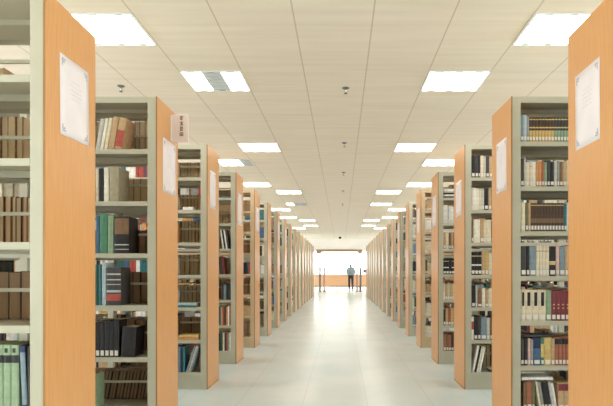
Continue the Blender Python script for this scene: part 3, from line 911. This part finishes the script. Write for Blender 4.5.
# ------------------------------------------------------------------ sprinklers and the dome camera
def sprinkler(x, y, label):
    r = empty('sprinkler', (x, y, CEIL))
    tag(r, label, 'sprinkler', 'ceiling sprinklers')
    b = MB(); b.lathe([(.038, 0), (.038, -.004), (.028, -.010), (.012, -.014)], M['gate_grey'])
    build(b, 'rosette', r)
    b = MB(); b.lathe([(.010, -.012), (.010, -.03), (.006, -.034), (.005, -.055)], M['chrome'])
    b.box(-.014, -.010, -.003, .003, -.058, -.022, M['chrome']); b.box(.010, .014, -.003, .003, -.058, -.022, M['chrome'])
    build(b, 'frame_arms', r)
    b = MB(); b.lathe([(.003, -.054), (.018, -.058), (.018, -.061), (.003, -.062)], M['gate_grey'])
    build(b, 'deflector', r)
for i, y in enumerate((5.58, 7.95, 10.3, 12.65, 15.1)):
    sprinkler(.05, y, f"small metal sprinkler on the ceiling above the aisle, {nth(i + 1)} from the front")
sprinkler(-2.27, 5.52, 'small metal sprinkler on the ceiling above the second bookcase of the left row')
r = empty('dome_camera', (-.05, 28.5, CEIL))
tag(r, 'small black dome camera hanging from the ceiling before the lobby opening', 'camera')
b = MB(); b.lathe([(.09, 0), (.09, -.03), (.05, -.05)], M['white_plastic']); build(b, 'mount', r)
b = MB(); b.lathe([(.075, -.045), (.085, -.08), (.075, -.12), (.045, -.15), (.008, -.16)], M['dark_glass']); build(b, 'dome', r)

# ------------------------------------------------------------------ lobby: counter, gates, person
CY = 35.0
c = empty('service_counter', (0, CY, 0))
tag(c, 'long orange wood service counter in the bright lobby behind the person', 'counter')
b = MB(); b.box(-3.2, 2.6, 0, .03, .30, 1.0, M['counter']); build(b, 'front_panel', c)
b = MB(); b.box(-3.25, 2.65, -.08, .7, 1.0, 1.04, M['counter_top']); build(b, 'worktop', c, bevel=.004)
b = MB(); b.box(-3.2, 2.6, -.02, .03, .22, .30, M['trim']); build(b, 'skirting_rail', c)
for x in (-3.15, -1.7, -.25, 1.2, 2.55):
    b = MB(); b.box(x - .04, x + .04, .02, .6, 0, .22, M['pale_metal']); build(b, 'leg', c)
b = MB(); b.box(-3.2, 2.6, .62, .66, .22, 1.0, M['counter']); build(b, 'rear_panel', c)
def gate(x, y, h, m, label):
    r = empty('security_gate', (x, y, 0))
    tag(r, label, 'security gate', 'upright security gates in the lobby opening')
    b = MB(); b.box(-.09, .09, -.32, .32, 0, .05, M['trim']); build(b, 'base', r, bevel=.006)
    b = MB(); b.box(-.05, .05, -.32, -.24, .05, h, m); build(b, 'post', r, bevel=.01)
    b = MB(); b.box(-.05, .05, .24, .32, .05, h, m); build(b, 'post', r, bevel=.01)
    b = MB(); b.box(-.025, .025, -.24, .24, h - .08, h, m); build(b, 'crossbar', r)
    b = MB(); b.box(-.006, .006, -.24, .24, .12, h - .14, M['glass']); build(b, 'antenna_pane', r)
gate(-1.28, 32.6, 1.52, M['gate_grey'], 'tall grey security gate post nearest the left row, before the orange counter')
gate(-1.02, 32.6, 1.46, M['gate_pink'], 'rose-tinted security gate post beside the tall grey one, before the orange counter')
gate(.98, 32.8, 1.50, M['gate_pink'], 'security gate with rose-tinted posts just to the right of the person')
gate(1.20, 32.8, 1.46, M['gate_grey'], 'grey security gate at the right end of the lobby opening')
mo = empty('computer_monitor', (1.62, CY + .25, 1.04))
tag(mo, 'dark computer monitor standing on the orange counter, right of the person', 'monitor')
b = MB(); b.box(-.12, .12, -.09, .09, 0, .015, M['black']); b.box(-.02, .02, -.01, .02, .015, .12, M['black']); build(b, 'stand', mo)
b = MB(); b.box(-.17, .17, -.02, .02, .10, .34, M['gate_grey']); build(b, 'screen', mo, bevel=.006)

# person: skinned body, clothing as children
def skinned(name, verts, edges, radii, m, parent=None, loc=None, levels=2, root=0):
    me = bpy.data.meshes.new(name); me.from_pydata(verts, edges, []); me.update()
    ob = bpy.data.objects.new(name + '_tmp', me); COL.objects.link(ob)
    sk = ob.modifiers.new('skin', 'SKIN'); sk.use_smooth_shade = True
    for i, r_ in enumerate(radii):
        sv = me.skin_vertices[0].data[i]
        sv.radius = r_ if isinstance(r_, tuple) else (r_, r_)
        sv.use_root = i == root
    sb = ob.modifiers.new('sub', 'SUBSURF'); sb.levels = levels; sb.render_levels = levels
    dg = bpy.context.evaluated_depsgraph_get(); dg.update()
    me2 = bpy.data.meshes.new_from_object(ob.evaluated_get(dg))
    bpy.data.objects.remove(ob)
    me2.name = name; me2.materials.clear(); me2.materials.append(m)
    for p in me2.polygons: p.use_smooth = True
    return link(name, me2, parent, loc)

PXW, PYW = .62, 33.6
# facing away (+y), head and shoulders bent towards the counter; z in metres
J = {
    'pelvis': (0, 0, .90), 'waist': (0, .03, 1.05), 'chest': (0, .14, 1.25), 'neck': (0, .24, 1.37), 'head': (0, .31, 1.41), 'crown': (0, .37, 1.50),
    'hipL': (-.09, 0, .86), 'kneeL': (-.10, .05, .47), 'ankL': (-.10, -.02, .08), 'toeL': (-.11, .14, .035),
    'hipR': (.09, 0, .86), 'kneeR': (.10, .02, .47), 'ankR': (.10, -.10, .09), 'toeR': (.11, .05, .035),
    'shL': (-.18, .17, 1.33), 'elL': (-.24, .20, 1.07), 'wrL': (-.20, .38, 1.0), 'haL': (-.19, .45, .99),
    'shR': (.18, .17, 1.33), 'elR': (.24, .18, 1.07), 'wrR': (.19, .36, 1.0), 'haR': (.18, .43, .99),
}
def chain(names, edges_):
    idx = {k: i for i, k in enumerate(names)}
    return [J[k] for k in names], [(idx[a_], idx[b_]) for a_, b_ in edges_]
person = empty('person', (PXW, PYW, 0))
person.scale = (1.06, 1.06, 1.06)
tag(person, 'person in a blue-grey jacket and dark trousers standing bent at the lobby counter', 'person')
names = list(J)
vs, es = chain(names, [('pelvis', 'waist'), ('waist', 'chest'), ('chest', 'neck'), ('neck', 'head'), ('head', 'crown'), ('pelvis', 'hipL'), ('hipL', 'kneeL'), ('kneeL', 'ankL'), ('ankL', 'toeL'),
                       ('pelvis', 'hipR'), ('hipR', 'kneeR'), ('kneeR', 'ankR'), ('ankR', 'toeR'), ('chest', 'shL'), ('shL', 'elL'), ('elL', 'wrL'), ('wrL', 'haL'),
                       ('chest', 'shR'), ('shR', 'elR'), ('elR', 'wrR'), ('wrR', 'haR')])
R_ = {'pelvis': (.14, .10), 'waist': (.13, .09), 'chest': (.15, .10), 'neck': .05, 'head': .078, 'crown': .07, 'hip': .075, 'knee': .05, 'ank': .035, 'toe': .03, 'sh': .055, 'el': .038, 'wr': .026, 'ha': .028}
rad = [R_.get(k) or R_[k[:-1]] for k in names]
# fingers rooted in each palm
for sgn, hand in ((-1, 'haL'), (1, 'haR')):
    hx, hy, hz = J[hand]; root_i = names.index(hand)
    for f, (dx, ln) in enumerate(((-.024, .052), (-.008, .062), (.008, .058), (.024, .046))):
        n0 = len(vs)
        vs += [(hx + dx * .8, hy + .02, hz), (hx + dx, hy + .02 + ln * .6, hz - .004), (hx + dx, hy + .02 + ln, hz - .022)]
        es += [(root_i, n0), (n0, n0 + 1), (n0 + 1, n0 + 2)]; rad += [.010, .009, .007]
    n0 = len(vs)
    vs += [(hx - sgn * .03, hy - .01, hz - .004), (hx - sgn * .045, hy + .03, hz - .016)]
    es += [(root_i, n0), (n0, n0 + 1)]; rad += [.011, .009]
skinned('body', vs, es, rad, M['skin'], person)
tj = ['pelvis', 'waist', 'chest', 'neck', 'shL', 'elL', 'wrL', 'shR', 'elR', 'wrR']
vs, es = chain(tj, [('pelvis', 'waist'), ('waist', 'chest'), ('chest', 'neck'), ('chest', 'shL'), ('shL', 'elL'), ('elL', 'wrL'), ('chest', 'shR'), ('shR', 'elR'), ('elR', 'wrR')])
skinned('jacket', vs, es, [(.20, .15), (.20, .14), (.21, .14), .07, .085, .06, .045, .085, .06, .045], M['jacket'], person)
tj = ['pelvis', 'hipL', 'kneeL', 'ankL', 'hipR', 'kneeR', 'ankR']
vs, es = chain(tj, [('pelvis', 'hipL'), ('hipL', 'kneeL'), ('kneeL', 'ankL'), ('pelvis', 'hipR'), ('hipR', 'kneeR'), ('kneeR', 'ankR')])
skinned('trousers', vs, es, [(.16, .12), .095, .07, .055, .095, .07, .055], M['trousers'], person)
for sd in 'LR':
    ax, ay, az = J['ank' + sd]; tx, ty, tz = J['toe' + sd]
    skinned('shoe', [(ax, ay - .04, .04), (ax, ay + .06, .042), (tx, ty, .035), (tx, ty + .05, .03)], [(0, 1), (1, 2), (2, 3)], [.038, .042, .04, .028], M['shoe'], person)
hx, hy, hz = J['head']; cx_, cy_, cz_ = J['crown']
skinned('hair', [(hx, hy - .035, hz + .0), (hx, hy - .02, hz + .08), (cx_, cy_ - .01, cz_ + .02), (cx_, cy_ + .05, cz_ + .0)], [(0, 1), (1, 2), (2, 3)], [.068, .085, .078, .055], M['hair'], person)
# face: nose, eyes and mouth turned towards the counter
b = MB()
b.lathe([(.006, .0), (.014, .012), (.010, .032), (.004, .04)], M['skin'], (hx, hy + .088, hz + .035), 10); build(b, 'nose', person)
for e in (-.03, .03):
    b = MB(); b.lathe([(.003, -.010), (.010, -.005), (.012, 0), (.010, .005), (.003, .010)], M['black'], (hx + e, hy + .075, hz + .075), 10); build(b, 'eye', person)
b = MB(); b.box(hx - .022, hx + .022, hy + .07, hy + .082, hz + .006, hz + .014, M['gate_pink']); build(b, 'mouth', person)
